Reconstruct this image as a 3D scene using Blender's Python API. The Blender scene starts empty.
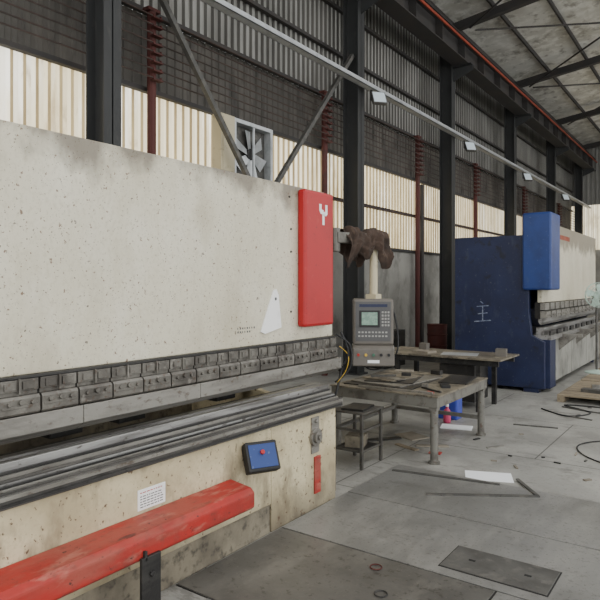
import bpy, bmesh, math, random
from mathutils import Matrix, Vector, noise
random.seed(4)
COL = bpy.context.scene.collection

def lin(c):
    r=[]
    for v in c:
        v=v/255.0
        r.append(v/12.92 if v<=0.04045 else ((v+0.055)/1.055)**2.4)
    return (r[0],r[1],r[2],1.0)

def mat(name,col,rough=.6,metal=0.0,layers=(),bump=0.0,bscale=60,bstretch=(1,1,1),emis=0,transl=0):
    m=bpy.data.materials.new(name); m.use_nodes=True
    nt=m.node_tree; N=nt.nodes; L=nt.links
    N.clear()
    out=N.new('ShaderNodeOutputMaterial')
    p=N.new('ShaderNodeBsdfPrincipled')
    p.inputs['Roughness'].default_value=rough
    p.inputs['Metallic'].default_value=metal
    geo=N.new('ShaderNodeNewGeometry')
    base=N.new('ShaderNodeRGB'); base.outputs[0].default_value=lin(col)
    cur=base.outputs[0]
    for i,ly in enumerate(layers):
        mp=N.new('ShaderNodeMapping'); mp.inputs['Scale'].default_value=ly.get('st',(1,1,1))
        mp.inputs['Location'].default_value=(i*3.7,i*1.3,i*5.1)
        L.new(geo.outputs['Position'],mp.inputs['Vector'])
        if ly.get('t')=='brick':
            mp.inputs['Location'].default_value=(.35,.9,0)
            tx=N.new('ShaderNodeTexBrick'); tx.inputs['Scale'].default_value=1.0
            tx.inputs['Brick Width'].default_value=2.4; tx.inputs['Row Height'].default_value=1.75
            tx.inputs['Mortar Size'].default_value=.007; tx.inputs['Mortar Smooth'].default_value=.2
            src=tx.outputs['Fac']
        elif ly.get('t')=='z':
            sp=N.new('ShaderNodeSeparateXYZ'); L.new(geo.outputs['Position'],sp.inputs[0])
            nz=N.new('ShaderNodeTexNoise'); nz.inputs['Scale'].default_value=ly['sc']; nz.inputs['Detail'].default_value=6
            L.new(mp.outputs[0],nz.inputs['Vector'])
            ma=N.new('ShaderNodeMath'); ma.operation='MULTIPLY_ADD'; ma.inputs[1].default_value=ly['nr']
            L.new(nz.outputs[0],ma.inputs[0]); L.new(sp.outputs[2],ma.inputs[2])
            src=ma.outputs[0]; tx=None
        else:
            tx=N.new('ShaderNodeTexNoise'); tx.inputs['Scale'].default_value=ly['sc']
            tx.inputs['Detail'].default_value=ly.get('det',5)
            tx.inputs['Roughness'].default_value=ly.get('nr',.6)
            src=tx.outputs[0]
        if tx is not None: L.new(mp.outputs[0],tx.inputs['Vector'])
        mr=N.new('ShaderNodeMapRange')
        mr.inputs[1].default_value=ly['lo']; mr.inputs[2].default_value=ly['hi']
        mr.inputs[3].default_value=0; mr.inputs[4].default_value=ly.get('amt',1)
        L.new(src,mr.inputs[0])
        mx=N.new('ShaderNodeMix'); mx.data_type='RGBA'
        L.new(mr.outputs[0],mx.inputs[0]); L.new(cur,mx.inputs[6])
        mx.inputs[7].default_value=lin(ly['col'])
        cur=mx.outputs[2]
    L.new(cur,p.inputs['Base Color'])
    if bump>0:
        mp=N.new('ShaderNodeMapping'); mp.inputs['Scale'].default_value=bstretch
        L.new(geo.outputs['Position'],mp.inputs['Vector'])
        tx=N.new('ShaderNodeTexNoise'); tx.inputs['Scale'].default_value=bscale; tx.inputs['Detail'].default_value=4
        L.new(mp.outputs[0],tx.inputs['Vector'])
        b=N.new('ShaderNodeBump'); b.inputs['Strength'].default_value=bump; b.inputs['Distance'].default_value=.02
        L.new(tx.outputs[0],b.inputs['Height']); L.new(b.outputs[0],p.inputs['Normal'])
    if emis>0:
        L.new(cur,p.inputs['Emission Color']); p.inputs['Emission Strength'].default_value=emis
    if transl>0:
        t=N.new('ShaderNodeBsdfTranslucent'); L.new(cur,t.inputs['Color'])
        ms=N.new('ShaderNodeMixShader'); ms.inputs[0].default_value=transl
        L.new(p.outputs[0],ms.inputs[1]); L.new(t.outputs[0],ms.inputs[2])
        L.new(ms.outputs[0],out.inputs[0])
    else:
        L.new(p.outputs[0],out.inputs[0])
    return m

def ly(sc,lo,hi,col,amt=1,st=(1,1,1),det=5,t=None,nr=.6):
    return dict(sc=sc,lo=lo,hi=hi,col=col,amt=amt,st=st,det=det,t=t,nr=nr)

M={}
M['cream']=mat('cream_paint',(207,201,180),.4,0,[
    ly(.9,.40,.66,(186,178,154),.7,(1,1,.6)),
    ly(3.5,.50,.8,(218,214,198),.6,(1,1,.5)),
    ly(3,.53,.76,(160,150,124),.5,(1,1.2,.5)),
    ly(45,.50,.72,(166,157,134),.4,(1,1,.7)),
    ly(5,2.60,2.76,(98,89,74),.8,(1,1,.8),6,'z',.6),
    ly(40,.655,.685,(104,72,48),.85,(1,1,1),3),
    ly(13,.685,.71,(98,76,58),.8,(1,1,.8),8,nr=.72),
    ly(26,.69,.71,(66,48,38),.85,(1,1,1),4),
    ly(95,.67,.70,(72,56,44),.8,(1,1,1),2)],.05,30)
M['cream_low']=mat('cream_paint_worn',(205,193,160),.5,0,[
    ly(2.0,.42,.64,(164,150,118),.8),
    ly(5,.54,.69,(116,103,82),.75,(1,1,.5)),
    ly(40,.52,.72,(158,145,118),.5),
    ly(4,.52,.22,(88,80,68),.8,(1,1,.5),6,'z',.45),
    ly(28,.62,.66,(84,60,42),.9,(1,1,1),4),
    ly(9,.64,.675,(68,56,46),.85,(1,1,.7),8,nr=.7)],.06,30)
M['base_dirty']=mat('dirty_base_paint',(134,126,108),.8,0,[
    ly(3,.40,.60,(90,83,72),.85),ly(14,.52,.66,(56,51,45),.75)],.15,40)
M['grey_panel']=mat('grey_painted_panel',(146,145,137),.6,0,[
    ly(2,.45,.65,(108,107,101),.8),ly(8,.56,.68,(70,67,62),.7,(1,1,.4))],.05)
M['red']=mat('red_paint',(166,14,20),.42,0,[
    ly(3,.5,.75,(138,12,16),.6),ly(30,.65,.69,(84,28,24),.8),ly(12,.64,.7,(176,58,50),.5)],.03)
M['red_worn']=mat('worn_red_paint',(166,38,30),.62,0,[
    ly(4,.42,.62,(136,42,34),.85),ly(6,.48,.62,(150,80,66),.7,(1,.25,1),8),
    ly(14,.56,.66,(176,112,96),.6,(1,.3,1),7),ly(22,.54,.70,(104,58,48),.6,(1,.6,1),7),
    ly(34,.65,.69,(58,40,36),.85,(1,.6,1),5),ly(9,.64,.69,(56,44,40),.7,(1,.3,1),8)],.08)
M['darkred']=mat('dark_red_primer',(80,38,33),.75,0,[ly(6,.5,.7,(54,34,30),.7)])
M['wire']=mat('rusty_wire',(66,52,46),.8,0,[ly(3,.45,.65,(46,40,36),.8)])
M['orange']=mat('orange_red_pipe_paint',(150,60,38),.7,0,[ly(4,.5,.7,(116,52,38),.7)])
M['blue_dark']=mat('dark_blue_paint',(17,27,60),.5,0,[
    ly(2,.42,.68,(27,39,76),.8),ly(10,.58,.70,(52,58,78),.5,(1,1,.3)),ly(28,.64,.68,(86,86,92),.6),ly(6,.60,.70,(13,16,28),.8)],.08)
M['blue']=mat('blue_paint',(27,56,118),.45,0,[ly(3,.45,.7,(19,42,96),.8),ly(25,.64,.68,(100,112,140),.6),ly(8,.60,.72,(52,72,116),.6,(1,1,.4))])
M['steel']=mat('worn_steel',(142,139,132),.4,.5,[
    ly(9,.45,.65,(102,98,92),.8,(1,.2,1)),ly(30,.57,.67,(84,69,57),.65,(1,.6,1))],.08)
M['steel_clamp']=mat('oily_tool_steel',(112,109,102),.42,.4,[
    ly(6,.40,.60,(74,70,65),.9),ly(40,.58,.67,(82,62,48),.65),ly(18,.58,.7,(146,141,133),.6)],.08)
M['steel_dark']=mat('dark_oily_steel',(46,45,44),.45,.4,[
    ly(8,.48,.66,(76,74,71),.7,(1,.15,1)),ly(20,.6,.7,(28,26,25),.8)],.1)
M['bed_steel']=mat('worn_bed_steel',(74,72,69),.45,.4,[
    ly(7,.44,.62,(104,100,95),.8,(1,.12,1)),ly(18,.55,.68,(48,44,41),.8,(1,.4,1))],.1)
M['bar_grey']=mat('grey_bar_steel',(80,79,76),.6,.3,[ly(10,.48,.66,(108,104,98),.7),ly(20,.6,.7,(48,43,39),.8)],.1)
M['steel_bright']=mat('bright_machined_steel',(168,167,165),.34,.65,[
    ly(10,.45,.59,(102,99,96),.85,(1,.1,1)),ly(30,.60,.68,(68,58,52),.75,(1,.5,1))],.05)
M['column']=mat('grey_column_paint',(48,49,49),.65,0,[ly(2,.45,.7,(38,39,39),.7),ly(12,.60,.72,(76,73,69),.5,(1,1,.3))])
M['beam']=mat('dark_beam_paint',(50,48,47),.7,0,[ly(2,.45,.7,(62,55,49),.7)])
M['galv']=mat('galvanised_steel',(184,187,188),.4,.4,[ly(6,.5,.7,(146,149,151),.7)])
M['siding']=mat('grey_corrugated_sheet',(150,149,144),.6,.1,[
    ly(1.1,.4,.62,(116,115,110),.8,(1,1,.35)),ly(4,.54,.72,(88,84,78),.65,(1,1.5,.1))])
M['siding_edge']=mat('grey_corrugated_rib_side_shade',(108,106,101),.7,.1,[ly(1.1,.4,.62,(84,82,78),.8,(1,1,.35))])  # darker copy of the siding; rib shading painted on the side faces
M['louvre']=mat('dark_weathered_sheet',(78,75,70),.75,.05,[ly(1.5,.42,.62,(100,95,88),.8,(1,1,.6)),ly(5,.52,.68,(50,47,44),.8,(1,1,.25))])
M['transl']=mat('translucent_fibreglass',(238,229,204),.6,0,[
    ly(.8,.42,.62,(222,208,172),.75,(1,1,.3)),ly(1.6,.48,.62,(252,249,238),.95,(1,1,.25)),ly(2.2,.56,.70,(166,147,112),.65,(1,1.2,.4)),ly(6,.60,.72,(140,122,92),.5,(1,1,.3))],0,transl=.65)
M['transl_edge']=mat('translucent_rib_side_shade_grime',(182,166,130),.7,0,[  # rib shading painted into the side faces, with some dirt
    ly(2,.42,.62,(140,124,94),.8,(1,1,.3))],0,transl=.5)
M['mason']=mat('stained_cement_render',(156,154,147),.85,0,[
    ly(.8,.4,.6,(128,126,120),.8),ly(2,.52,.68,(92,90,86),.7,(1,1,.7)),ly(8,.6,.75,(176,173,163),.5)],.06)
M['floor']=mat('grey_concrete_floor',(152,151,145),.5,0,[
    ly(.55,.40,.62,(124,122,117),.85),ly(2.0,.46,.64,(166,164,157),.7),
    ly(3,.56,.70,(100,97,92),.7,(1,.6,1),8),ly(3,.58,.64,(84,82,78),.55,(.5,1.6,1),8,nr=.7),ly(30,.56,.70,(96,93,87),.5),ly(70,.63,.70,(60,55,50),.6),
    ly(1,.2,.8,(60,58,55),.85,(1,1,1),5,'brick')],.06,18)
M['plate']=mat('steel_floor_plate',(134,133,129),.36,.15,[
    ly(.8,.42,.62,(108,107,103),.8),ly(5,.50,.66,(152,150,144),.5,(1,.3,1),8),
    ly(3,.58,.66,(86,83,79),.6,(.5,1.4,1),9,nr=.72),ly(30,.58,.68,(80,76,71),.5),ly(70,.62,.68,(58,51,45),.65)],.05,20)
M['plate_dark']=mat('stained_floor_plate',(100,98,93),.36,.15,[
    ly(1.3,.42,.62,(74,72,68),.8),ly(6,.50,.66,(122,119,112),.55,(1,.4,1),8),ly(26,.58,.66,(54,49,44),.6),ly(70,.62,.7,(128,123,113),.45)],.06,20)
M['hatch']=mat('dark_hatch_plate',(94,93,89),.45,.15,[
    ly(3,.42,.60,(72,70,67),.8),ly(10,.55,.68,(118,115,109),.6),ly(40,.64,.7,(48,43,38),.7)],.08,20)
M['gap']=mat('dark_gap_shade',(36,34,32),.9,0,[ly(10,.5,.7,(54,51,47),.7)])  # dark colour that paints shade into plate joints and clamp gaps
M['roof']=mat('silver_roof_insulation',(204,203,196),.38,.15,[
    ly(.7,.42,.60,(168,165,155),.75),ly(3,.48,.62,(226,225,219),.8),ly(3.5,.55,.67,(112,107,98),.75,(1,.7,1),8)],1.0,2.5)
M['console']=mat('console_grey_paint',(100,95,88),.5,0,[ly(8,.5,.7,(78,74,67),.7)])
M['console_face']=mat('console_face_panel',(76,76,76),.45,0,[ly(8,.5,.7,(62,62,62),.7)])
M['beige']=mat('beige_paint',(184,174,146),.5,0,[ly(9,.55,.7,(142,132,108),.7)])
M['screen']=mat('green_grey_display',(116,144,128),.25,0,[ly(30,.45,.55,(92,120,106),.6)],emis=.15)
M['white']=mat('white_plastic',(236,236,234),.5,0,[ly(8,.6,.7,(210,208,202),.6)])
M['palegreen']=mat('pale_green_plastic',(176,196,184),.5,0,[ly(8,.55,.7,(140,158,148),.6)])
M['paper']=mat('white_paper',(236,238,240),.8,0,[ly(5,.6,.7,(214,216,220),.5)])
M['key']=mat('grey_key_plastic',(150,149,144),.5,0,[ly(40,.5,.7,(106,104,100),.7)])
M['black']=mat('black_rubber',(22,22,23),.6,0,[ly(12,.5,.7,(38,37,36),.7)])
M['cloth']=mat('brown_cloth',(66,52,43),.95,0,[ly(7,.42,.62,(40,33,28),.8),ly(25,.58,.7,(96,80,67),.6)],.3,40)
M['wood']=mat('weathered_wood',(144,131,109),.8,0,[ly(4,.42,.62,(104,93,76),.85,(.3,2,1)),ly(20,.56,.68,(70,62,51),.7)])
M['woodgrey']=mat('grey_board',(140,132,118),.8,0,[ly(4,.45,.65,(102,94,84),.8)])
M['yellow']=mat('yellow_plastic',(196,160,48),.5,0,[ly(8,.6,.7,(150,122,42),.5)])
M['green']=mat('green_paint',(60,104,84),.6,0,[ly(8,.6,.7,(44,80,66),.5)])
M['bottle_blue']=mat('blue_bottle_plastic',(56,72,166),.35,0,[ly(8,.6,.7,(40,50,140),.5)])
M['pink']=mat('pink_plastic',(196,70,108),.5,0,[ly(8,.6,.7,(160,60,92),.5)])
M['lens']=mat('lamp_glass',(200,212,218),.2,0,[ly(8,.6,.7,(176,190,198),.5)],emis=.2)
M['ink']=mat('dark_ink',(78,78,80),.7,0,[ly(40,.6,.7,(110,110,114),.5)])
M['chalk']=mat('white_chalk',(140,147,164),.9,0,[ly(40,.42,.60,(66,76,108),.85)])
M['tabletop']=mat('worn_table_plate',(132,124,108),.5,.2,[ly(3,.43,.58,(94,87,76),.85),ly(10,.52,.62,(60,54,48),.8),ly(30,.6,.68,(160,152,136),.5)],.06)
M['frame_grey']=mat('grey_steel_frame',(114,112,105),.6,.2,[ly(7,.5,.66,(78,74,68),.8),ly(25,.58,.68,(84,60,46),.65)])
M['frame_dark']=mat('dark_steel_frame',(78,76,71),.6,.2,[ly(7,.5,.66,(54,51,47),.8),ly(25,.58,.68,(74,54,42),.65)])

W={}
class MB:
    def __init__(s,T=None):
        s.bm=bmesh.new(); s.T=T or Matrix(); s.mi=0
    def f(s,vs):
        try:
            fc=s.bm.faces.new(vs); fc.material_index=s.mi; return fc
        except ValueError: return None
    def v(s,p): return s.bm.verts.new(s.T@Vector(p))
    def box(s,x0,x1,y0,y1,z0,z1):
        P=[(x0,y0,z0),(x1,y0,z0),(x1,y1,z0),(x0,y1,z0),(x0,y0,z1),(x1,y0,z1),(x1,y1,z1),(x0,y1,z1)]
        V=[s.v(p) for p in P]
        for q in ((0,3,2,1),(4,5,6,7),(0,1,5,4),(1,2,6,5),(2,3,7,6),(3,0,4,7)):
            s.f([V[i] for i in q])
        return s
    def prism(s,pts,vec):
        vec=Vector(vec)
        a=[s.v(p) for p in pts]; b=[s.v(Vector(p)+vec) for p in pts]
        s.f(a); s.f(b[::-1]); n=len(pts)
        for i in range(n): s.f([a[i],b[i],b[(i+1)%n],a[(i+1)%n]])
        return s
    def cyl(s,a,b,r,n=16,r2=None):
        a=Vector(a); b=Vector(b); d=(b-a).normalized(); r2=r if r2 is None else r2
        up=Vector((0,0,1)) if abs(d.z)<.9 else Vector((1,0,0))
        x=d.cross(up).normalized(); y=d.cross(x)
        A=[];B=[]
        for i in range(n):
            t=2*math.pi*i/n; o=x*math.cos(t)+y*math.sin(t)
            A.append(s.v(a+o*r)); B.append(s.v(b+o*r2))
        s.f(A); s.f(B[::-1])
        for i in range(n): s.f([A[i],B[i],B[(i+1)%n],A[(i+1)%n]])
        return s
    def beam(s,a,b,w,h):
        a=Vector(a); b=Vector(b); d=(b-a).normalized()
        up=Vector((0,0,1)) if abs(d.z)<.95 else Vector((1,0,0))
        x=d.cross(up).normalized()*(w/2); y=x.cross(d).normalized()*(h/2)
        A=[s.v(a+x*i+y*j) for i,j in ((-1,-1),(1,-1),(1,1),(-1,1))]
        B=[s.v(b+x*i+y*j) for i,j in ((-1,-1),(1,-1),(1,1),(-1,1))]
        s.f(A); s.f(B[::-1])
        for i in range(4): s.f([A[i],B[i],B[(i+1)%4],A[(i+1)%4]])
        return s
    def tube(s,path,r,n=8,closed=False):
        path=[Vector(p) for p in path]; rings=[]; m=len(path)
        for i,p in enumerate(path):
            if closed: t=(path[(i+1)%m]-path[i-1])
            else: t=(path[min(i+1,m-1)]-path[max(i-1,0)])
            t.normalize()
            up=Vector((0,0,1)) if abs(t.z)<.92 else Vector((1,0,0))
            x=t.cross(up).normalized(); y=t.cross(x)
            rings.append([s.v(p+(x*math.cos(2*math.pi*k/n)+y*math.sin(2*math.pi*k/n))*r) for k in range(n)])
        rng=range(m if closed else m-1)
        for i in rng:
            A=rings[i];B=rings[(i+1)%m]
            for k in range(n): s.f([A[k],B[k],B[(k+1)%n],A[(k+1)%n]])
        if not closed: s.f(rings[0]); s.f(rings[-1][::-1])
        return s
    def lathe(s,c,prof,n=20):
        c=Vector(c); rings=[]
        for r,z in prof:
            rings.append([s.v(c+Vector((r*math.cos(2*math.pi*k/n),r*math.sin(2*math.pi*k/n),z))) for k in range(n)])
        for i in range(len(rings)-1):
            for k in range(n): s.f([rings[i][k],rings[i][(k+1)%n],rings[i+1][(k+1)%n],rings[i+1][k]])
        s.f(rings[0][::-1]); s.f(rings[-1])
        return s
    def done(s,name,mats,parent=None,bevel=0,smooth=False,label=None,cat=None,group=None,kind=None,nrm=True):
        bm=s.bm
        if nrm: bmesh.ops.recalc_face_normals(bm,faces=bm.faces[:])
        lo=Vector((1e9,)*3); hi=Vector((-1e9,)*3)
        for v in bm.verts:
            for i in range(3):
                lo[i]=min(lo[i],v.co[i]); hi[i]=max(hi[i],v.co[i])
        o=Vector(((lo.x+hi.x)/2,(lo.y+hi.y)/2,lo.z))
        for v in bm.verts: v.co-=o
        me=bpy.data.meshes.new(name); bm.to_mesh(me); bm.free()
        if not isinstance(mats,(list,tuple)): mats=[mats]
        for m in mats: me.materials.append(M[m])
        ob=bpy.data.objects.new(name,me); COL.objects.link(ob)
        if smooth:
            for p in me.polygons: p.use_smooth=True
        W[ob.name]=o
        if parent is not None:
            ob.parent=parent; ob.location=o-W[parent.name]
        else: ob.location=o
        if bevel>0:
            b=ob.modifiers.new('bevel','BEVEL'); b.width=bevel; b.segments=2; b.limit_method='ANGLE'; b.angle_limit=math.radians(40)
        tag(ob,label,cat,group,kind)
        return ob
def tag(ob,label=None,cat=None,group=None,kind=None):
    if label: ob['label']=label
    if cat: ob['category']=cat
    if group: ob['group']=group
    if kind: ob['kind']=kind
def empty(name,loc,label=None,cat=None,group=None,kind=None,parent=None):
    e=bpy.data.objects.new(name,None); COL.objects.link(e); e.empty_display_size=.1
    W[e.name]=Vector(loc)
    if parent is not None:
        e.parent=parent; e.location=Vector(loc)-W[parent.name]
    else: e.location=loc
    tag(e,label,cat,group,kind); return e
def dup(top,off):
    mp={}
    n=top.copy(); COL.objects.link(n); n.location=top.location+Vector(off); mp[top]=n
    W[n.name]=W[top.name]+Vector(off)
    for c in top.children_recursive:
        k=c.copy(); COL.objects.link(k); k.parent=mp[c.parent]; mp[c]=k
    return n
def pdup(part,off):
    n=part.copy(); COL.objects.link(n); n.location=part.location+Vector(off); return n
def catmull(P,seg=8,closed=False):
    P=[Vector(p) for p in P]; out=[]; n=len(P)
    rng=range(n if closed else n-1)
    for i in rng:
        if closed: a,b,c,d=P[i-1],P[i],P[(i+1)%n],P[(i+2)%n]
        else: a,b,c,d=P[max(i-1,0)],P[i],P[i+1],P[min(i+2,n-1)]
        for k in range(seg):
            t=k/seg
            out.append(.5*((2*b)+(-a+c)*t+(2*a-5*b+4*c-d)*t*t+(-a+3*b-3*c+d)*t**3))
    if not closed: out.append(P[-1])
    return out

# ------------------------------------------------------------------ SETTING
WX=-6.35; Y0=-3.0; YE=32.0
MB().box(-6.7,12,Y0-1,YE+.3,-.2,0).done('floor','floor',kind='structure',label='grey stained concrete workshop floor')

def corr(name,x,y0,y1,z0,z1,pitch,dep,m,parent,label,axis='y'):
    b=MB(); y=y0; pts=[]
    while y<y1-1e-6:
        pts+= [(y,0),(y+pitch*.42,0),(y+pitch*.52,dep),(y+pitch*.9,dep)]
        y+=pitch
    pts.append((y1,0))
    lo=[];hi=[]
    for (yy,dx) in pts:
        if axis=='y': lo.append(b.v((x+dx,yy,z0))); hi.append(b.v((x+dx,yy,z1)))
        else: lo.append(b.v((yy,x-dx,z0))); hi.append(b.v((yy,x-dx,z1)))
    for i in range(len(pts)-1):
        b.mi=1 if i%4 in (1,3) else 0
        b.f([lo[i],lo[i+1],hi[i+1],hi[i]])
    return b.done(name,m,parent=parent,kind='structure' if parent is None else None,label=label,nrm=False)
TR=['transl','transl_edge']; LV=['louvre','louvre']; SD=['siding','siding_edge']
wl=empty('wall_left',(WX,14,0),label='long factory wall of render, translucent and ribbed metal sheet',kind='structure')
MB().box(WX-.25,WX,Y0,YE,0,2.5).done('masonry_base','mason',parent=wl,label='stained grey cement-rendered lower wall')
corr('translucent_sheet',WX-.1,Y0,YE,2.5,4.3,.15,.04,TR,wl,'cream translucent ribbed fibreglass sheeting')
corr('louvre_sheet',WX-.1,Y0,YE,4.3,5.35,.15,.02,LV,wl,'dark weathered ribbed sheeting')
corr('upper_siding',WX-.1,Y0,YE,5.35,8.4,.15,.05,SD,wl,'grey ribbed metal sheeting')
for z in (2.52,3.4,4.3,5.35,6.3,7.2):
    MB().box(WX-.03,WX+.05,Y0,YE,z-.03,z+.03).done('girt','wire' if z==3.4 else 'beam',parent=wl,label='dark horizontal steel girt')

wf=empty('wall_far',(0,YE,0),label='end wall of the factory hall with bright sheeting band',kind='structure')
MB().box(-6.6,12,YE,YE+.2,0,3.4).done('masonry_base','mason',parent=wf)
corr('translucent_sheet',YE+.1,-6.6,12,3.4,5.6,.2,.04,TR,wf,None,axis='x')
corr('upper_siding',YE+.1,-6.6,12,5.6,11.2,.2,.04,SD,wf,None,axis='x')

SL=.13
def rz(x): return 8.35+SL*(x+6.6)
b=MB()
b.prism([(-6.8,Y0,rz(-6.8)),(9.5,Y0,rz(9.5)),(9.5,Y0,rz(9.5)+.08),(-6.8,Y0,rz(-6.8)+.08)],(0,YE-Y0+.3,0))
b.done('ceiling','roof',kind='structure',label='sloping roof underside lined with silver insulation')

CY=[-1.1,4.3,9.95,14.64,20.04,25.6,31.0]
b=MB()
cx0,cx1=-6.03,-5.70; wy=.12; y=CY[1]
b.box(cx0,cx0+.02,y-wy,y+wy,0,8.2).box(cx1-.02,cx1,y-wy,y+wy,0,8.2).box(cx0,cx1,y-.008,y+.008,0,8.2)
b.box(cx0-.05,cx1+.05,y-wy-.05,y+wy+.05,0,.03)
col=empty('steel_column',(-5.87,y,0),'dark grey painted steel H-section wall column','column','wall columns')
shaft=b.done('shaft','column',parent=col)
b=MB()
b.prism([(cx1,y-.012,6.85),(cx1+.5,y-.012,7.06),(cx1+.5,y-.012,7.18),(cx1,y-.012,7.18)],(0,.024,0))
b.box(cx1,cx1+.5,y-.14,y+.14,7.18,7.2)
b.done('crane_bracket','column',parent=col)
for yy in CY:
    if yy!=CY[1]: dup(col,(0,yy-CY[1],0))
b=MB()
b.box(-5.66,-5.26,Y0,YE-.1,7.2,7.225).box(-5.66,-5.26,Y0,YE-.1,7.75,7.775).box(-5.47,-5.45,Y0,YE-.1,7.22,7.76)
b.box(-5.49,-5.43,Y0,YE-.1,7.775,7.83)
y=Y0+.5
while y<YE-.3:
    b.box(-5.64,-5.28,y,y+.012,7.22,7.76); y+=1.4
b.done('crane_runway_beam','beam',label='dark steel crane runway beam carried on column brackets',cat='beam')
MB().tube([(-5.22,Y0,7.62),(-5.22,YE-.1,7.62)],.03,10).done('sprinkler_pipe','orange',smooth=True,label='orange-red painted pipe running along the crane beam',cat='pipe')
b=MB()
b.prism([(-6.3,CY[1]-.08,rz(-6.3)-.36),(9.4,CY[1]-.08,rz(9.4)-.36),(9.4,CY[1]-.08,rz(9.4)-.33),(-6.3,CY[1]-.08,rz(-6.3)-.33)],(0,.16,0))
b.prism([(-6.3,CY[1]-.01,rz(-6.3)-.34),(9.4,CY[1]-.01,rz(9.4)-.34),(9.4,CY[1]-.01,rz(9.4)-.13),(-6.3,CY[1]-.01,rz(-6.3)-.13)],(0,.02,0))
raf=b.done('roof_rafter','beam',label='dark steel roof rafter spanning the hall',cat='rafter',group='roof rafters')
for yy in CY:
    if yy!=CY[1]:
        n=raf.copy(); COL.objects.link(n); n.location.y+=yy-CY[1]
x=-5.8
first=None
while x<9.3:
    z=rz(x)
    if first is None:
        first=MB().box(x-.025,x+.025,Y0,YE,z-.12,z).done('roof_purlin','beam',label='thin dark steel purlin under the roof sheeting',cat='purlin',group='roof purlins')
        px0=x
    else:
        n=first.copy(); COL.objects.link(n); n.location.x+=x-px0; n.location.z+=SL*(x-px0)
    x+=1.1
for i,(ya,yb) in enumerate([(9.95,14.64),(14.64,20.04),(20.04,25.6)]):
    MB().tube([(-5.2,ya+.2,rz(-5.2)-.42),(0.5,yb-.2,rz(.5)-.42)],.025,8).done('roof_brace','beam',label='slim diagonal steel roof brace',cat='brace',group='roof braces')
    MB().tube([(-5.2,yb-.2,rz(-5.2)-.50),(0.5,ya+.2,rz(.5)-.50)],.025,8).done('roof_brace','beam',label='slim diagonal steel roof brace',cat='brace',group='roof braces')

MB().beam((-5.93,4.42,6.35),(-5.93,9.6,.1),.07,.07).done('diagonal_brace','bar_grey',label='grey steel diagonal brace between wall columns',cat='brace',group='wall braces')
MB().beam((-5.82,9.82,6.05),(-5.82,4.75,.1),.07,.07).done('diagonal_brace','bar_grey',label='grey steel diagonal brace between wall columns',cat='brace',group='wall braces')

b=MB()
b.box(-5.60,-5.46,Y0,YE-.2,5.40,5.412).box(-5.60,-5.588,Y0,YE-.2,5.40,5.48).box(-5.472,-5.46,Y0,YE-.2,5.40,5.48)
b.done('cable_tray','galv',label='long galvanised cable tray fixed along the columns',cat='cable tray')
lamp=empty('floodlight',(-5.5,10.05,5.1),'small rectangular floodlight hanging under the cable tray','floodlight','wall floodlights')
Rz=Matrix.Translation((-5.40,10.1,5.24))@Matrix.Rotation(math.radians(50),4,'Z')@Matrix.Rotation(math.radians(-28),4,'X')
hs=MB(Rz).box(-.14,.14,-.02,.05,-.14,.14).done('housing','bar_grey',parent=lamp,bevel=.01)
MB(Rz).box(-.12,.12,-.028,-.021,-.12,.12).done('glass','lens',parent=lamp)
b=MB(); b.box(-5.55,-5.52,10.03,10.07,5.2,5.4); b.box(-5.55,-5.40,10.03,10.07,5.2,5.215)
b.done('bracket','column',parent=lamp)
for yy in (14.95,20.3,25.9): dup(lamp,(0,yy-10.05,0))

for i in range(8):
    z=4.40+i*.115
    MB().tube([(-6.1,Y0,z),(-6.1,YE-.1,z)],.010,6).done('busbar_wire','wire',label='thin reddish-brown wire strung horizontally along the wall',cat='wire',group='wall wires')
pst=empty('wire_support_post',(-6.21,5.3,0),'dark red post with insulator arms along the wall','post','wire support posts')
b=MB(); b.cyl((-6.21,5.3,0),(-6.21,5.3,5.3),.06,12); b.box(-6.27,-6.15,5.2,5.4,5.3,5.34)
b.done('post','darkred',parent=pst)
for i in range(8):
    z=4.40+i*.115
    b=MB(); b.box(-6.15,-6.07,5.22,5.38,z-.028,z-.014); b.cyl((-6.1,5.24,z-.014),(-6.1,5.24,z+.022),.018,8); b.cyl((-6.1,5.36,z-.014),(-6.1,5.36,z+.022),.018,8)
    b.done('insulator_arm','darkred',parent=pst)
for yy in (1.1,9.46,13.6,17.7,22.9,28.5): dup(pst,(0,yy-5.3,0))

fan=empty('exhaust_fan',(-6.1,7.3,3.4),'grey-framed wall exhaust fan with metal blades','fan')
y0,y1,z0,z1=6.84,7.80,3.3,4.26; xf=-6.2
b=MB()
b.box(xf-.08,xf+.06,y0,y0+.06,z0,z1).box(xf-.08,xf+.06,y1-.06,y1,z0,z1).box(xf-.08,xf+.06,y0+.06,y1-.06,z0,z0+.06).box(xf-.08,xf+.06,y0+.06,y1-.06,z1-.06,z1)
b.box(xf+.03,xf+.06,(y0+y1)/2-.015,(y0+y1)/2+.015,z0+.06,z1-.06)
b.done('frame','galv',parent=fan,bevel=.004)
MB().box(xf-.1,xf-.085,y0+.02,y1-.02,z0+.02,z1-.02).done('back_plate','bar_grey',parent=fan)
c=Vector((xf-.03,7.32,3.78))
MB().cyl(c+Vector((-.04,0,0)),c+Vector((.03,0,0)),.09,20).done('hub','steel_dark',parent=fan,bevel=.005)
for k in range(6):
    b=MB()
    T=Matrix.Translation(c)@Matrix.Rotation(k*math.pi/3+.2,4,'X')@Matrix.Rotation(math.radians(20),4,'Z')
    pts=[T@Vector(p) for p in ((0,-.05,.07),(0,.05,.07),(0,.13,.36),(0,-.08,.38))]
    b.prism(pts,(.006,0,0))
    b.done('blade','galv',parent=fan)
b=MB(); b.box(-6.29,-6.1,6.52,6.82,3.35,4.25); b.box(-6.1,-6.085,6.55,6.79,3.4,4.2); b.box(-6.085,-6.065,6.74,6.77,3.75,3.88)
b.done('wall_electrical_box','beige',bevel=.006,label='beige metal electrical cabinet beside the exhaust fan',cat='electrical box')

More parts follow.
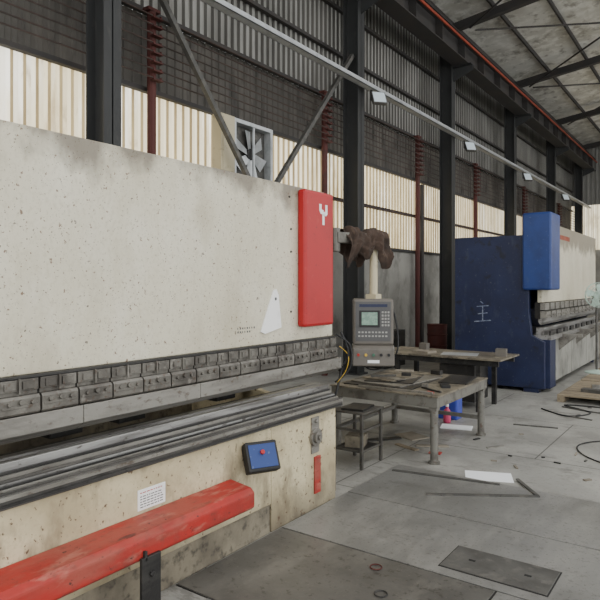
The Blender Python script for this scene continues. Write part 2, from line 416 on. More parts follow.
# ------------------------------------------------------------------ FLOOR ITEMS
def plate(x0,x1,y0,y1,m,label):
    e=empty('steel_floor_plate',((x0+x1)/2,(y0+y1)/2,0),label,'floor plate')
    MB().box(x0,x1,y0,y1,0,.003).done('gap_shade_slab','gap',parent=e)  # added dark slab; its exposed edge stands in for joint shade
    g=.007
    MB().box(x0+g,x1-g,y0+g,y1-g,.003,.010).done('plate','%s'%m,parent=e,bevel=.002)
plate(-2.55,-.3,3.33,4.22,'plate','large grey steel plate covering the floor')
plate(-2.55,-1.05,2.35,3.33,'plate_dark','darker stained grey steel plate covering the floor')
plate(-1.05,.8,2.0,3.33,'plate','large grey steel plate covering the floor')
plate(-.3,1.8,3.33,4.22,'plate','large grey steel plate covering the floor')
plate(-2.3,-1.05,1.1,2.35,'plate','grey steel plate beside the red foot rail')
plate(-2.55,-.3,4.22,5.15,'plate','large worn grey steel plate beside the work table')
pc=empty('pit_cover',(-1.12,3.6,.010),'dark rectangular steel pit cover let into the floor plates','pit cover')
MB().box(-1.43,-.8,3.42,3.76,.0102,.0125).done('rim','gap',parent=pc)
MB().box(-1.422,-.808,3.428,3.752,.0125,.0175).done('lid','hatch',parent=pc,bevel=.002)
hsl=MB().box(-1.30,-1.26,3.58,3.60,.0175,.019).done('handle_slot','black',parent=pc)
pdup(hsl,(.33,0,0))
ZP=.010
b=MB(); b.beam((-2.5,4.93,ZP+.006),(-1.58,5.10,ZP+.006),.026,.012); b.done('flat_bar','bar_grey',label='grey flat steel bar lying on the floor plates',cat='steel bar')
b=MB(); b.beam((-1.99,4.52,ZP+.006),(-1.235,5.0,ZP+.006),.028,.012); b.beam((-1.25,5.0,ZP+.006),(-1.50,5.33,ZP+.006),.028,.012)
b.done('bent_angle_bar','bar_grey',label='grey steel angle bars joined in a V on the floor',cat='steel bar')
R=Matrix.Translation((-1.74,5.30,.001))@Matrix.Rotation(math.radians(22),4,'Z')
MB(R).box(-.2,.2,-.13,.13,0,.003).done('paper_sheet','paper',label='white sheet of paper lying on the floor',cat='paper')
for (x,y,r,l) in ((-1.72,3.18,.035,'small rusty steel ring lying on the floor plate'),(-1.55,2.92,.035,'small dark steel ring lying on the floor plate')):
    MB().tube([(x+r*math.cos(t*.3927),y+r*math.sin(t*.3927),.015) for t in range(16)],.004,6,closed=True).done('steel_ring','darkred' if y>3 else 'steel_dark',label=l,cat='ring')
scr=[(-2.55,5.95,.34,.07,30,'woodgrey','short grey wooden offcut on the floor','wood offcut','wood_offcut'),
    (-2.75,5.75,.30,.06,-20,'wood','short wooden offcut on the floor','wood offcut','wood_offcut'),
    (-2.42,5.72,.12,.08,10,'red_worn','small red rag scrap on the floor','rag','rag_scrap'),
    (-2.65,6.9,.36,.2,15,'paper','white cardboard scrap under the work table','cardboard','cardboard_scrap'),
    (-2.9,6.2,.3,.25,-25,'woodgrey','grey cardboard piece under the work table','cardboard','cardboard_scrap'),
    (-3.1,5.9,.4,.08,50,'steel_dark','dark steel offcut under the work table','steel offcut','steel_offcut'),
    (-2.0,6.3,.22,.03,60,'steel','small steel offcut on the floor','steel offcut','steel_offcut'),
    (-1.9,7.5,.5,.03,12,'bar_grey','thin steel offcut on the floor','steel offcut','steel_offcut'),
    (-1.6,8.3,.4,.03,-15,'bar_grey','thin steel offcut on the floor','steel offcut','steel_offcut')]
for k in range(20):
    scr.append((random.uniform(-2.3,-.4),random.uniform(5.4,9.2),random.uniform(.03,.10),random.uniform(.015,.035),random.uniform(0,180),random.choice(['bar_grey','woodgrey','steel_dark']),'tiny metal scrap chip on the concrete floor','scrap','metal_scrap'))
for (x,y,w,l,rot,m,lab,cat,nm) in scr:
    R=Matrix.Translation((x,y,0))@Matrix.Rotation(math.radians(rot),4,'Z')
    o=MB(R).box(-w/2,w/2,-l/2,l/2,0,.012).done(nm,m,label=lab,cat=cat,bevel=.002)
    if nm=='metal_scrap': o['group']='scrap chips on the floor'
def cable(P,r,lab,m='black',closed=False,name='floor_cable'):
    return MB().tube(catmull(P,8,closed),r,8,closed).done(name,m,smooth=True,label=lab,cat='cable')
cable([(-.2,6.2,.009),(-.75,6.2,.009),(-1.15,6.45,.009),(-1.3,6.85,.009),(-1.1,7.2,.009),(-.6,7.3,.009),(0,7.2,.009)],.007,'black cable looped on the concrete floor')
cable([(-.1,6.4,.009),(-.7,6.35,.009),(-1.0,6.7,.009),(-.9,7.0,.009),(-.5,7.1,.009),(.1,6.9,.009)],.006,'thin black cable looped on the concrete floor')
cable([(-2.1,8.6,.01),(-1.7,8.3,.01),(-1.5,8.7,.01),(-1.9,9.05,.01),(-1.3,9.1,.01),(-.9,8.6,.01),(-1.2,8.0,.01),(-.6,7.8,.01),(.2,8.2,.01)],.009,'black cable winding across the floor near pallets')
cable([(-1.3,8.5,.012),(-.9,8.95,.012),(-.4,8.7,.012),(-.5,8.3,.012),(-1.0,8.15,.012)],.009,'coiled black hose on the floor',closed=True)
cable([(-1.15,8.45,.03),(-.8,8.85,.03),(-.3,8.55,.03),(-.6,8.2,.03)],.009,'coiled black hose on the floor',closed=True)
cable([(-1.9,8.9,.01),(-1.3,8.75,.01),(-.7,9.15,.01),(-.1,8.9,.01),(.4,9.2,.01)],.008,'thin grey cable crossing the floor near pallets','bar_grey')

# ------------------------------------------------------------------ MACHINE 1
m1=empty('press_brake',(-3.2,2.2,0),'large cream press brake with red cylinder cover and foot rail','press brake')
YA,YB=.15,4.2
b=MB(); b.prism([(-2.76,YA,1.28),(-2.76,YB,1.28),(-2.76,YB,1.40),(-2.76,4.08,1.42),(-2.76,4.08,2.45),(-2.76,YA,2.45)],(.08,0,0))
b.done('ram','cream',parent=m1,bevel=.006)
MB().box(-2.80,-2.655,YA,YB+.03,1.268,1.280).done('ram_lower_edge','steel_dark',parent=m1)
for (ya,yb) in ((YA+.1,YA+.16),(3.98,4.04)):
    b=MB()
    b.prism([(-4.2,ya,0),(-2.72,ya,0),(-2.72,ya,.7),(-3.3,ya,.8),(-3.3,ya,1.3),(-2.78,ya,1.4),(-2.78,ya,2.35),(-4.2,ya,2.35)],(0,yb-ya,0))
    b.done('side_frame','cream_low',parent=m1,bevel=.004)
MB().box(-4.2,-4.1,YA+.1,4.04,.3,2.3).done('back_panel','base_dirty',parent=m1)
b=MB(); b.box(-3.5,-3.38,YA+.2,3.95,.80,.90)
for y in (.8,1.9,2.35,3.2): b.box(-3.4,-3.05,y,y+.12,.86,.93); b.box(-3.1,-3.0,y-.04,y+.16,.86,.98)
b.done('back_gauge','steel_dark',parent=m1,bevel=.004)
def clampmesh(x,y,z,parent):
    b=MB()
    b.mi=1
    b.box(x-.13,x-.040,y,y+.2025,z+.0,z+.170)
    b.mi=0
    # upper plate, wide, with a shallow stepped centre and small studs
    b.box(x-.040,x-.022,y+.005,y+.1975,z+.112,z+.166)
    b.box(x-.022,x-.016,y+.030,y+.085,z+.120,z+.156)
    b.box(x-.022,x-.016,y+.118,y+.172,z+.120,z+.156)
    b.box(x-.022,x-.010,y+.096,y+.107,z+.100,z+.170)
    # middle recessed strip
    b.box(x-.040,x-.032,y+.005,y+.1975,z+.092,z+.112)
    # lower wide clamping plate with chamfered lip
    b.prism([(x-.040,y+.005,z+.004),(x-.014,y+.005,z+.004),(x-.006,y+.005,z+.014),(x-.006,y+.005,z+.078),(x-.016,y+.005,z+.092),(x-.040,y+.005,z+.092)],(0,.1925,0))
    b.box(x-.006,x-.002,y+.012,y+.190,z+.038,z+.050)
    for dy in (.045,.157):
        b.cyl((x-.006,y+dy,z+.060),(x+.005,y+dy,z+.060),.010,6)
    b.cyl((x-.006,y+.101,z+.064),(x+.008,y+.101,z+.064),.013,8)
    return b.done('punch_clamp',['steel_clamp','steel_dark'],parent=parent,bevel=.0015)
cl=clampmesh(-2.63,YA+.02,1.098,m1)
for i in range(1,20): pdup(cl,(0,i*.2025,0))
MB().box(-2.82,-2.762,YA,YB,1.06,1.268).done('tool_holder','gap',parent=m1)
yy=YA+.03; L=.82
b=MB(); b.prism([(-2.745,yy,1.097),(-2.640,yy,1.097),(-2.640,yy,1.010),(-2.66,yy,.995),(-2.69,yy,.980),(-2.70,yy,.970),(-2.71,yy,.98),(-2.745,yy,1.04)],(0,L-.003,0))
pu=b.done('punch','steel',parent=m1,bevel=.002)
for i in range(1,5): pdup(pu,(0,i*L,0))
MB().box(-3.0,-2.53,YA,4.12,.73,.795).done('bed_table','bed_steel',parent=m1,bevel=.004)
b=MB(); b.prism([(-2.79,YA,.795),(-2.66,YA,.795),(-2.66,YA,.895),(-2.705,YA,.895),(-2.725,YA,.87),(-2.745,YA,.895),(-2.79,YA,.895)],(0,3.96,0))
b.done('die_block','steel_bright',parent=m1,bevel=.002)
for (xa,xb,zt,m) in ((-2.656,-2.642,.858,'steel_dark'),(-2.638,-2.626,.848,'steel'),(-2.620,-2.610,.832,'bed_steel'),(-2.604,-2.594,.822,'steel_bright'),(-2.588,-2.580,.814,'steel_dark'),(-2.572,-2.562,.808,'steel'),(-2.552,-2.540,.801,'bed_steel'),(-2.9,-2.85,.87,'steel_dark'),(-2.83,-2.81,.86,'steel')):
    MB().box(xa,xb,YA,4.1,.795,zt).done('die_rail',m,parent=m1,bevel=.001)
MB().box(-2.53,-2.518,YA,4.1,.772,.790).done('die_rail','steel',parent=m1,bevel=.001)
MB().box(-2.53,-2.522,YA,4.1,.742,.754).done('die_rail','steel_dark',parent=m1,bevel=.001)
MB().box(-2.66,-2.55,YA,3.22,.2,.73).done('front_apron','cream_low',parent=m1,bevel=.006)
MB().box(-2.70,-2.56,3.235,4.06,.0,.73).done('front_apron','cream_low',parent=m1,bevel=.006)
MB().box(-2.72,-2.562,YA,3.22,0,.2).done('plinth','base_dirty',parent=m1,bevel=.004)
b=MB(); b.prism([(-2.55,YA,.345),(-2.38,YA,.33),(-2.35,YA,.35),(-2.35,YA,.44),(-2.38,YA,.465),(-2.55,YA,.485)],(0,2.81-YA,0))
fr=b.done('foot_rail','red_worn',parent=m1,bevel=.010)
b=MB()
b.box(-2.55,-2.33,1.93,2.05,0,.03); b.box(-2.35,-2.33,1.93,2.05,0.02,.36); b.box(-2.35,-2.33,1.95,1.965,.34,.39); b.cyl((-2.33,1.99,.27),(-2.318,1.99,.27),.015,6)
b.done('rail_bracket','steel_dark',parent=m1,bevel=.003)
b=MB(); b.box(-2.68,-2.6,3.70,4.10,1.38,2.43)
rc=b.done('cylinder_cover','red',parent=m1,bevel=.022)
b=MB(); x=-2.5995; s_=.8
def lg(pts): b.prism([(x,3.94+p[0]*s_,2.26+p[1]*s_) for p in pts],(.003,0,0))
lg([(-.016,-.11),(.018,-.11),(.018,-.005),(-.016,-.005)])
lg([(-.07,.09),(-.034,.09),(-.034,.045),(-.022,.035),(.0,.035),(.0,-.005),(-.045,-.005),(-.07,.025)])
lg([(.07,.09),(.036,.09),(.036,.025),(.026,.018),(.0,.018),(.0,-.02),(.05,-.02),(.07,.0)])
b.done('logo','white',parent=rc,label='white forked hooked emblem')
b=MB(); x=-2.679
b.prism([(x,3.256,1.37),(x,3.30,1.355),(x,3.49,1.39),(x,3.455,1.63),(x,3.43,1.67),(x,3.40,1.66)],(.012,0,0))
tp=b.done('triangle_plate','white',parent=m1,label='white triangular plate')
MB().cyl((x+.0115,3.42,1.60),(x+.0135,3.42,1.60),.012,12).done('plate_hole','ink',parent=m1)
b=MB()
for r,z in enumerate((1.40,1.375)):
    y=3.02
    for k in range(8-r*2):
        w_=random.choice((.008,.013)); b.box(-2.68,-2.6795,y,y+w_,z,z+.013); y+=.024
b.done('stencil','ink',parent=m1,label='small faint stencilled characters')
bo=None
for (y,z) in ((3.60,2.36),(3.62,2.12),(3.62,1.95),(3.62,1.5)):
    if bo is None:
        by,bz=y,z; bo=MB().cyl((-2.681,y,z),(-2.674,y,z),.008,8).done('ram_bolt','steel_dark',parent=m1)
    else: pdup(bo,(0,y-by,z-bz))
dp=MB().box(-2.55,-2.545,2.08,2.27,.50,.61).done('data_plate','white',parent=m1,bevel=.001,label='small white data plate with printed lines')
b=MB()
for k,(z,m) in enumerate(((.592,0),(.572,1),(.558,1),(.544,1),(.53,1),(.516,1))):
    b.mi=m
    y=2.095
    while y<2.245:
        w=random.uniform(.008,.022); b.box(-2.545,-2.5442,y,min(y+w,2.255),z-.002,z+.003); y+=w+.006
b.done('printed_lines',['red','ink'],parent=dp)
R=Matrix.Translation((-2.44,2.98,.60))@Matrix.Rotation(math.radians(62),4,'Z')@Matrix.Rotation(math.radians(-28),4,'X')
cb=MB(R).box(-.11,.11,-.03,.05,-.095,.095).done('button_box','black',parent=m1,bevel=.01,label='black box with blue face and red button')
MB(R).box(-.092,.092,-.036,-.03,-.074,.074).done('face_plate','blue',parent=cb,bevel=.002)
MB(R).cyl((-.005,-.036,.02),(-.005,-.055,.02),.015,16).done('push_button','red',parent=cb,bevel=.003)
b=MB(); b.beam((-2.56,3.02,.58),(-2.46,2.99,.58),.04,.03); b.done('box_bracket','steel_dark',parent=m1)
b=MB(); c=Vector((-2.56,3.76,.55))
b.cyl(c,c+Vector((.025,0,0)),.07,24); b.cyl(c+Vector((.025,0,0)),c+Vector((.045,0,0)),.045,20); b.box(-2.56,-2.548,3.71,3.81,.43,.70)
b.cyl(c+Vector((.045,0,0)),c+Vector((.06,0,0)),.02,8)
b.cyl((-2.55,3.76,.67),(-2.53,3.76,.67),.015,8)
b.done('hydraulic_fitting','steel',parent=m1,bevel=.003)
MB().box(-2.56,-2.548,3.75,3.83,.12,.40).done('marker_strip','red_worn',parent=m1,bevel=.002)
b=MB()
b.tube(catmull([(-2.6,4.2,1.32),(-2.55,4.24,1.15),(-2.6,4.22,1.0),(-2.62,4.18,.85),(-2.66,4.12,.6),(-2.64,4.1,.3)],6),.01,6)
b.tube(catmull([(-2.62,4.16,1.30),(-2.54,4.25,1.2),(-2.54,4.25,1.02),(-2.64,4.18,.9)],6),.008,6)
b.mi=1
b.tube(catmull([(-2.6,4.18,1.20),(-2.55,4.24,1.12),(-2.56,4.22,1.0),(-2.62,4.18,.9)],6),.003,6)
b.done('end_cable',['black','yellow'],parent=m1,smooth=True)
b=MB(); b.box(-2.76,-2.64,4.065,4.2,0,.62)
b.done('end_block','base_dirty',parent=m1,bevel=.01)

# ------------------------------------------------------------------ CONSOLE
con=empty('control_console',(-2.53,4.62,.95),'grey machine control console hanging from a swing arm','control console')
T=Matrix(((.85,-.527,0,-2.535),(.527,.85,0,4.63),(0,0,1,0),(0,0,0,1)))
hd=MB(T).box(-.175,.175,-.06,.14,1.18,1.58).done('console_head','console',parent=con,bevel=.018)
MB(T).box(-.15,.15,-.066,-.06,1.215,1.555).done('face_panel','console_face',parent=hd,bevel=.002)
MB(T).box(-.12,.055,-.072,-.066,1.335,1.48).done('screen_bezel','black',parent=hd,bevel=.003)
MB(T).box(-.10,.035,-.075,-.072,1.355,1.465).done('screen','screen',parent=hd)
b=MB(T)
for i in range(3):
    for j in range(5): b.box(.072+i*.025,.088+i*.025,-.070,-.066,1.345+j*.028,1.361+j*.028)
b.done('keypad','key',parent=hd)
b=MB(T)
for i in range(9):
    b.box(-.13+i*.029,-.112+i*.029,-.070,-.066,1.252,1.266); b.box(-.13+i*.029,-.112+i*.029,-.070,-.066,1.285,1.299)
b.done('function_keys','key',parent=hd)
MB(T).box(-.12,.12,-.07,-.066,1.51,1.535).done('header_strip','blue_dark',parent=hd)
b=MB(T)
b.prism([(-.18,-.06,1.18),(-.18,-.09,1.15),(-.18,-.09,1.0),(-.18,.14,1.0),(-.18,.14,1.18)],(.36,0,0))
ds=b.done('console_base','console',parent=con,bevel=.012)
for i,cc in enumerate(['red_worn','yellow','green','black','black']):
    MB(T).cyl((-.13+i*.065,-.09,1.10),(-.13+i*.065,-.11,1.10),.012,12).done('push_button',cc,parent=ds)
MB(T).box(-.05,.05,-.093,-.09,1.03,1.055).done('name_strip','paper',parent=ds)
b=MB(); b.cyl((-2.545,4.66,1.61),(-2.545,4.66,2.06),.035,16); b.box(-2.595,-2.495,4.61,4.71,1.58,1.62)
b.done('hanger_tube','beige',parent=con)
b=MB(); b.beam((-2.70,4.27,2.10),(-2.53,4.76,2.10),.09,.09); b.cyl((-2.705,4.28,1.98),(-2.705,4.28,2.18),.045,16)
b.done('swing_arm','frame_grey',parent=con,bevel=.004)
b=MB(T); b.tube(catmull([(.18,.1,1.5),(.22,.08,1.3),(.21,.06,1.1),(.1,.1,.97),(-.02,.1,.95),(-.08,.1,1.0)],8),.008,6); b.done('cable','black',parent=con,smooth=True)

# bunched rag over the arm
A=Vector((-2.685,4.36,2.12)); B=Vector((-2.52,4.80,2.12)); dv=(B-A); du=dv.normalized(); nn=Vector((du.y,-du.x,0))
b=MB(); nu,nv=44,44; G=[]
for i in range(nu+1):
    u=i/nu; row=[]
    for j in range(nv+1):
        v=(j/nv)*2-1; s=1 if v>0 else -1; a=abs(v)
        Ld=.19+.05*math.sin(u*7+s*1.5)+.045*math.sin(u*15+s)
        if a<.25:
            th=a/.25*math.pi/2; off=.075*math.sin(th); z=.06*math.cos(th)
        else:
            dr=(a-.25)/.75; z=-dr*Ld
            off=.075+.035*math.sin(dr*math.pi)+dr**.6*.020*math.sin(u*24+s*1.3+dr*2.2)+.012*math.sin(u*41+dr*6)
        cr=.028*noise.noise(Vector((u*6,v*3,2)))+.014*noise.noise(Vector((u*14,v*8,9)))
        p=A+dv*u+nn*((off+cr)*s)+Vector((0,0,z+.02*math.sin(u*11)+1.0*cr))
        row.append(b.v(p))
    G.append(row)
for i in range(nu):
    for j in range(nv): b.f([G[i][j],G[i+1][j],G[i+1][j+1],G[i][j+1]])
rag=b.done('cloth_rag','cloth',smooth=True,label='crumpled brown cloth bunched over the console arm',cat='cloth')
so=rag.modifiers.new('s','SOLIDIFY'); so.thickness=.004

# ------------------------------------------------------------------ TABLES
t1=empty('work_table',(-2.82,6.0,0),'low steel work table with scarred plate top and welded frame','table')
x0,x1,y0,y1=-3.42,-2.24,5.34,6.76
MB().box(x0-.01,x1+.01,y0-.01,y1+.01,.635,.65).done('table_top','tabletop',parent=t1,bevel=.003)
b=MB(); b.box(x0,x1,y0,y0+.06,.535,.635).box(x0,x1,y1-.06,y1,.535,.635).box(x0,x0+.06,y0+.06,y1-.06,.535,.635).box(x1-.06,x1,y0+.06,y1-.06,.535,.635)
b.done('frame','frame_grey',parent=t1,bevel=.004)
lg1=MB().cyl((x1-.05,y0+.05,.02),(x1-.05,y0+.05,.535),.038,16).cyl((x1-.05,y0+.05,0),(x1-.05,y0+.05,.02),.055,16).box(x1-.09,x1-.01,y0+.01,y0+.09,.51,.535).done('leg','frame_grey',parent=t1)
for (dx,dy) in ((-(x1-x0)+.1,0),(0,y1-y0-.1),(-(x1-x0)+.1,y1-y0-.1)): pdup(lg1,(dx,dy,0))
MB().beam((x0+.05,y0+.05,.2),(x0+.05,y1-.05,.2),.04,.04).done('stretcher','frame_grey',parent=t1)
MB().beam((x0+.08,y1-.05,.2),(x1-.05,y1-.05,.2),.04,.04).done('stretcher','frame_grey',parent=t1)
def sheet(cx,cy,w,l,rot,z,h,m,lab,nm='metal_sheet',cat='metal sheet'):
    R=Matrix.Translation((cx,cy,z))@Matrix.Rotation(math.radians(rot),4,'Z')
    return MB(R).box(-w/2,w/2,-l/2,l/2,0,h).done(nm,m,label=lab,cat=cat,bevel=.0015)
sheet(-3.0,5.98,.76,1.0,5,.65,.012,'steel_dark','dark flat metal sheet lying on the work table')
sheet(-2.97,5.98,.62,.86,-6,.662,.012,'steel','grey flat metal sheet stacked on a darker one')
sheet(-3.0,5.98,.52,.66,14,.674,.010,'steel_dark','dark metal sheet in the middle of the stack')
sheet(-3.02,5.98,.40,.56,-12,.684,.010,'tabletop','brownish metal sheet on top of the stack')
sheet(-2.44,6.4,.30,.56,8,.65,.012,'steel_dark','dark flat metal sheet lying on the work table')
sheet(-3.2,6.62,.22,.16,20,.65,.02,'woodgrey','grey board piece on the work table','board','board')
sheet(-2.72,5.41,.8,.03,3,.65,.02,'steel','narrow steel bar on the work table','steel_bar','steel bar')
sheet(-2.42,5.62,.3,.025,-30,.65,.015,'steel_dark','thin dark steel rod on the work table','steel_bar','steel bar')
sheet(-2.38,5.88,.09,.15,30,.65,.03,'black','black work glove on the work table','work_glove','glove')
sheet(-2.53,5.72,.06,.05,10,.65,.045,'steel','small steel block on the work table','steel_block','steel block')
sheet(-2.36,5.46,.07,.03,-20,.65,.02,'red_worn','small red tool on the work table','hand_tool','tool')
sheet(-2.8,6.66,.12,.07,-5,.65,.05,'steel_dark','small dark steel block on the work table','steel_block','steel block')
sheet(-3.1,5.9,.28,.03,40,.694,.02,'bar_grey','grey steel bar lying on the sheet stack','steel_bar','steel bar')
sheet(-2.92,6.1,.1,.08,20,.694,.035,'steel_dark','small dark steel block on the sheet stack','steel_block','steel block')
sheet(-2.9,5.82,.18,.12,-20,.694,.006,'steel_bright','small bright metal offcut on the sheet stack','metal_offcut','metal offcut')

t2=empty('work_table',(-3.3,8.25,0),'thin-topped steel table with dark underframe behind the low table','table')
x0,x1,y0,y1=-4.25,-2.42,7.85,8.7
MB().box(x0,x1,y0,y1,.70,.725).done('table_top','tabletop',parent=t2,bevel=.002)
MB().box(x0+.05,x1-.05,y0+.06,y0+.1,.62,.70).done('frame','steel_dark',parent=t2)
MB().box(x0+.05,x1-.05,y1-.1,y1-.06,.62,.70).done('frame','steel_dark',parent=t2)
l2=MB().box(x1-.35,x1-.29,y0+.06,y0+.12,0,.62).done('leg','steel_dark',parent=t2)
for (dx,dy) in ((-1.2,0),(0,.65),(-1.2,.65)): pdup(l2,(dx,dy,0))
b=MB(); b.box(x1-.9,x1-.4,y0+.15,y1-.15,.1,.6); b.done('under_cabinet','steel_dark',parent=t2)
sheet(-2.55,8.3,.14,.16,10,.725,.1,'console','small grey metal box on the thin-topped table','small_box','box')
sheet(-3.1,8.2,.5,.35,15,.725,.004,'galv','pale metal sheet lying on the thin-topped table')
sheet(-3.6,8.1,.3,.2,-15,.725,.03,'woodgrey','grey board piece on the thin-topped table','board','board')
sheet(-3.75,8.45,.12,.12,0,.725,.10,'console','small grey container on the thin-topped table','container','container')

st=empty('tool_stand',(-2.90,5.0,0),'small dark steel tube stand beside the press brake','stand')
x0,x1,y0,y1=-3.06,-2.74,4.80,5.2
MB().box(x0-.01,x1+.01,y0-.01,y1+.01,.505,.52).done('stand_top','frame_dark',parent=st,bevel=.003)
l=MB().box(x1-.028,x1,y0,y0+.028,0,.505).done('leg','frame_dark',parent=st,bevel=.003)
for (dx,dy) in ((-.292,0),(0,.372),(-.292,.372)): pdup(l,(dx,dy,0))
for z in (.15,.34):
    MB().box(x1-.024,x1-.008,y0+.028,y1-.028,z,z+.02).done('stretcher','frame_dark',parent=st)
    MB().box(x0+.008,x0+.024,y0+.028,y1-.028,z,z+.02).done('stretcher','frame_dark',parent=st)
    MB().box(x0+.028,x1-.028,y0+.008,y0+.024,z,z+.02).done('stretcher','frame_dark',parent=st)
MB().box(x0+.028,x1-.028,y0+.028,y1-.028,.15,.163).done('lower_shelf','steel_dark',parent=st)
sheet(-2.92,5.0,.18,.2,18,.163,.10,'base_dirty','grimy metal box on the lower shelf','small_box','box')
sheet(-2.90,5.0,.22,.3,8,.52,.02,'steel_dark','dark flat steel block on the tube stand','steel_plate','steel plate')

bt=empty('plastic_jug',(-2.92,7.35,0),'blue plastic jug standing on the floor between tables','jug')
b=MB(); b.prism([(-3.06,7.25,0),(-2.78,7.25,0),(-2.78,7.45,0),(-3.06,7.45,0)],(0,0,.29)); b.prism([(-3.0,7.29,.29),(-2.84,7.29,.29),(-2.84,7.41,.29),(-3.0,7.41,.29)],(0,0,.05))
b.done('body','bottle_blue',parent=bt,bevel=.02)
MB().lathe((-2.88,7.35,.34),[(.028,0),(.028,.04)],16).done('cap','white',parent=bt)
bt=empty('detergent_bottle',(-2.84,7.08,0),'pink plastic bottle beside a blue jug','bottle')
MB().lathe((-2.84,7.08,0),[(.04,0),(.045,.02),(.045,.13),(.035,.16),(.018,.18),(.018,.2)],18).done('body','pink',parent=bt,smooth=True)
MB().lathe((-2.84,7.08,.2),[(.02,0),(.02,.03)],12).done('cap','white',parent=bt)

dr=empty('oil_drum',(-5.6,13.35,0),'dark red steel oil drum standing by the wall','drum')
MB().lathe((-5.6,13.35,0),[(.23,0),(.24,.01),(.23,.03),(.225,.26),(.24,.28),(.225,.3),(.225,.52),(.24,.54),(.225,.56),(.23,.76),(.24,.78),(.21,.78),(.21,.77)],28).done('body','darkred',parent=dr)
sheet(-5.9,11.3,.5,.9,0,0,.75,'steel_dark','dark steel cabinet standing against the wall','storage_cabinet','cabinet')
MB().tube([(-6.25,13.95,0),(-6.25,13.95,4.2)],.05,10).done('downpipe','beam',label='dark vertical pipe against the wall',cat='pipe')

# ------------------------------------------------------------------ MACHINE 2
m2=empty('press_brake',(-3.1,12.2,0),'press brake with dark blue side frame and cream ram','press brake')
b=MB(); y=9.87
b.prism([(-3.82,y,.06),(-2.36,y,.06),(-2.36,y,.80),(-2.56,y,.90),(-2.60,y,1.3),(-2.60,y,2.5),(-3.82,y,2.5)],(0,.10,0))
sf=b.done('side_frame','blue_dark',parent=m2,bevel=.01)
pdup(sf,(0,4.65,0))
b=MB(); b.box(-3.78,-2.75,9.97,14.5,1.3,2.46); b.done('upper_body','blue_dark',parent=m2)
b=MB(); b.box(-3.78,-2.6,9.97,14.5,.06,.75); b.done('lower_body','blue_dark',parent=m2)
ft=MB().box(-3.78,-3.55,9.86,10.0,0,.06).done('foot','blue_dark',parent=m2)
for (dx,dy) in ((1.1,0),(0,4.6),(1.1,4.6)): pdup(ft,(dx,dy,0))
MB().box(-2.50,-2.42,9.99,14.6,1.42,2.73).done('ram','cream',parent=m2,bevel=.01)
b=MB(); b.box(-2.68,-2.24,9.78,10.38,1.62,2.84)
cv=b.done('cylinder_cover','blue',parent=m2,bevel=.03)
MB().box(-2.54,-2.46,9.99,14.6,1.16,1.42).done('tool_holder','gap',parent=m2)  # dark backing coloured so the gaps between clamps look shaded
b=MB()
b.box(-2.46,-2.36,10.0,10.26,1.17,1.28); b.box(-2.46,-2.38,10.0,10.26,1.30,1.41); b.cyl((-2.36,10.06,1.22),(-2.345,10.06,1.22),.02,6); b.cyl((-2.36,10.2,1.22),(-2.345,10.2,1.22),.02,6)
c2=b.done('punch_clamp','steel',parent=m2,bevel=.003)
for i in range(1,13): pdup(c2,(0,i*.36,0))
b=MB(); b.prism([(-2.49,10.0,1.165),(-2.41,10.0,1.165),(-2.41,10.0,1.11),(-2.45,10.0,1.06),(-2.49,10.0,1.11)],(0,4.5,0)); b.done('punch','steel_bright',parent=m2)
MB().box(-2.62,-2.28,9.99,14.6,.83,.90).done('bed_table','steel_bright',parent=m2,bevel=.004)
MB().box(-2.52,-2.40,9.99,14.6,.90,1.02).done('die_block','steel_bright',parent=m2,bevel=.004)
b=MB(); b.box(-2.34,-2.31,10.05,10.3,.90,.97); tb=b.done('bed_clamp','steel_dark',parent=m2)
for i in range(1,9): pdup(tb,(0,i*.5,0))
pa=MB().box(-2.55,-2.34,10.35,11.7,.12,.83).done('front_apron','grey_panel',parent=m2,bevel=.01)
pdup(pa,(0,1.40,0)); pdup(pa,(0,2.80,0))
MB().box(-2.55,-2.30,9.98,10.34,.06,.83).done('corner_frame','blue_dark',parent=m2,bevel=.008)
b=MB()
b.beam((-2.34,10.75,.86),(-1.98,10.75,.86),.06,.05); b.prism([(-2.34,10.74,.835),(-2.08,10.74,.835),(-2.34,10.74,.60)],(0,.02,0))
sa=b.done('support_arm','steel',parent=m2); pdup(sa,(0,1.4,0)); pdup(sa,(0,2.8,0))
b=MB()
for k in range(9):
    y=11.0+k*.11; b.box(-2.42,-2.417,y,y+.075,2.5,2.58)
b.done('lettering','orange',parent=m2)
b=MB(); Yf=9.868; sx=-.05
def st_(xa,za,xb,zb,w=.016): b.beam((xa+sx,Yf-.001,za),(xb+sx,Yf-.001,zb),.004,w) if abs(zb-za)<abs(xb-xa) else b.box(min(xa,xb)-w/2+sx,max(xa,xb)+w/2+sx,Yf-.003,Yf+.001,min(za,zb),max(za,zb))
st_(-3.39,1.34,-3.19,1.36); st_(-3.37,1.22,-3.21,1.24); st_(-3.43,1.09,-3.15,1.12); st_(-3.29,1.10,-3.29,1.35)
b.beam((-3.33+sx,Yf-.001,1.43),(-3.28+sx,Yf-.001,1.39),.004,.016)
b.done('chalk_mark','chalk',parent=sf,label='hand-drawn faded white chalk character')

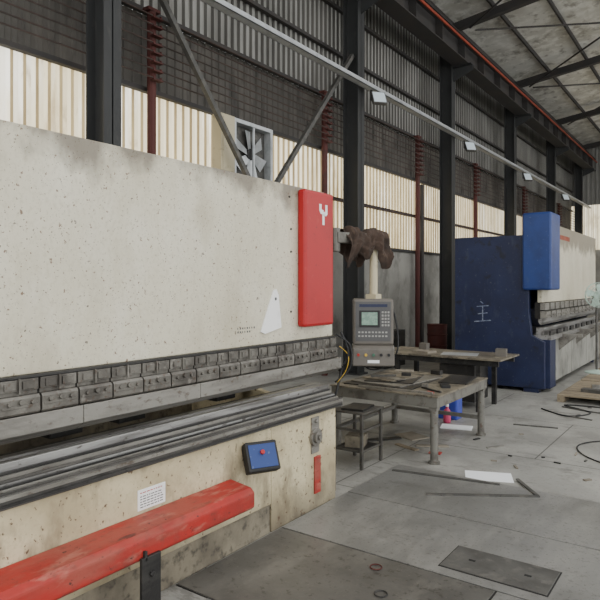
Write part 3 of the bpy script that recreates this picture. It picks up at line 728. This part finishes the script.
def pallet(x0,x1,y0,y1,lab):
    e=empty('wooden_pallet',((x0+x1)/2,(y0+y1)/2,0),lab,'pallet','wooden platforms')
    r=MB().box(x0,x0+.1,y0,y1,0,.08).done('runner','wood',parent=e)
    pdup(r,((x1-x0-.1)/2,0,0)); pdup(r,(x1-x0-.1,0,0))
    b=MB(); n=int((y1-y0)/.14)
    for k in range(n):
        yy=y0+k*(y1-y0)/n; b.box(x0,x1,yy,yy+(y1-y0)/n-.015,.08,.105)
    b.done('deck_boards','wood',parent=e,bevel=.003)
pallet(-2.05,-.8,9.3,10.9,'weathered wooden pallet used as a standing platform')
pallet(-2.05,-.8,11.0,12.8,'weathered wooden pallet used as a standing platform')
sheet(-1.5,10.3,.5,.5,10,.105,.008,'steel_bright','pale metal sheet lying on a pallet')
sheet(-1.6,9.75,.4,.14,-10,.105,.05,'bar_grey','grey steel bar stack lying on a pallet','steel_bar','steel bar')

pf=empty('pedestal_fan',(-1.97,12.0,.105),'pale green pedestal fan standing on the wooden platform','fan')
fx,fy=-1.97,12.0
MB().lathe((fx,fy,.105),[(.2,0),(.2,.02),(.05,.05),(.03,.06)],24).done('base','palegreen',parent=pf)
MB().cyl((fx,fy,.16),(fx,fy,1.45),.02,12).done('pole','bar_grey',parent=pf)
Tf=Matrix.Translation((fx,fy,1.52))@Matrix.Rotation(math.radians(30),4,'Z')
MB(Tf).cyl((0,-.04,0),(0,.12,0),.06,16).done('motor','palegreen',parent=pf,bevel=.006)
b=MB(Tf)
for r,yo in ((.22,-.08),(.22,-.04),(.15,-.1),(.08,-.11)):
    b.tube([(r*math.cos(t*math.pi/12),yo,r*math.sin(t*math.pi/12)) for t in range(24)],.006,6,closed=True)
for k in range(20):
    t=k*math.pi/10
    b.tube([(.05*math.cos(t),-.11,.05*math.sin(t)),(.15*math.cos(t),-.1,.15*math.sin(t)),(.22*math.cos(t),-.08,.22*math.sin(t)),(.22*math.cos(t),-.04,.22*math.sin(t))],.003,5)
b.done('cage','palegreen',parent=pf)
for k in range(4):
    b=MB(Tf@Matrix.Rotation(k*math.pi/2,4,'Y')@Matrix.Rotation(.4,4,'Z'))
    b.prism([(-.03,-.06,.03),(.03,-.06,.03),(.09,-.06,.17),(.03,-.06,.2),(-.06,-.06,.19)],(0,.004,0)); b.done('blade','palegreen',parent=pf)

g=empty('control_cabinet',(-2.1,15.5,0),'grey control cabinet with red lamp beside press brake','control cabinet')
MB().box(-2.3,-1.9,15.2,15.8,0,1.7).done('body','grey_panel',parent=g,bevel=.01)
MB().box(-1.9,-1.885,15.25,15.75,.2,1.6).done('door','grey_panel',parent=g,bevel=.004)
MB().cyl((-2.1,15.5,1.7),(-2.1,15.5,1.85),.05,12).done('warning_lamp','red',parent=g)

# ------------------------------------------------------------------ LIGHT
w=bpy.data.worlds.new('world'); bpy.context.scene.world=w; w.use_nodes=True
bg=w.node_tree.nodes['Background']; bg.inputs[0].default_value=(.98,.99,.99,1); bg.inputs[1].default_value=2.3
def area(loc,rot,sx,sy,e,col=(1,1,1)):
    l=bpy.data.lights.new('fill_light','AREA'); l.shape='RECTANGLE'; l.size=sx; l.size_y=sy; l.energy=e; l.color=col
    o=bpy.data.objects.new('fill_lamp',l); COL.objects.link(o); o.location=loc; o.rotation_euler=rot; return o
area((2.5,7,8.9),(0,math.radians(-8),0),3,18,800,(.98,.99,1))  # added fill lamp under the closed roof, no opening there
sl=bpy.data.lights.new('backlight_sun','SUN'); sl.energy=4.0; sl.angle=math.radians(12); sl.color=(1,.94,.82)  # sun added outside the wall to make its translucent sheets glow
so_=bpy.data.objects.new('backlight_sun',sl); COL.objects.link(so_)
so_.rotation_euler=Vector((.72,-.25,-.62)).to_track_quat('-Z','Y').to_euler()

cam=bpy.data.cameras.new('camera'); co=bpy.data.objects.new('camera',cam); COL.objects.link(co)
co.location=(0,0,1.7); co.rotation_euler=(math.radians(90),0,math.radians(35.63))
cam.lens=36; cam.sensor_width=36; cam.shift_y=-.025; cam.clip_end=200; cam.clip_start=.05
bpy.context.scene.camera=co
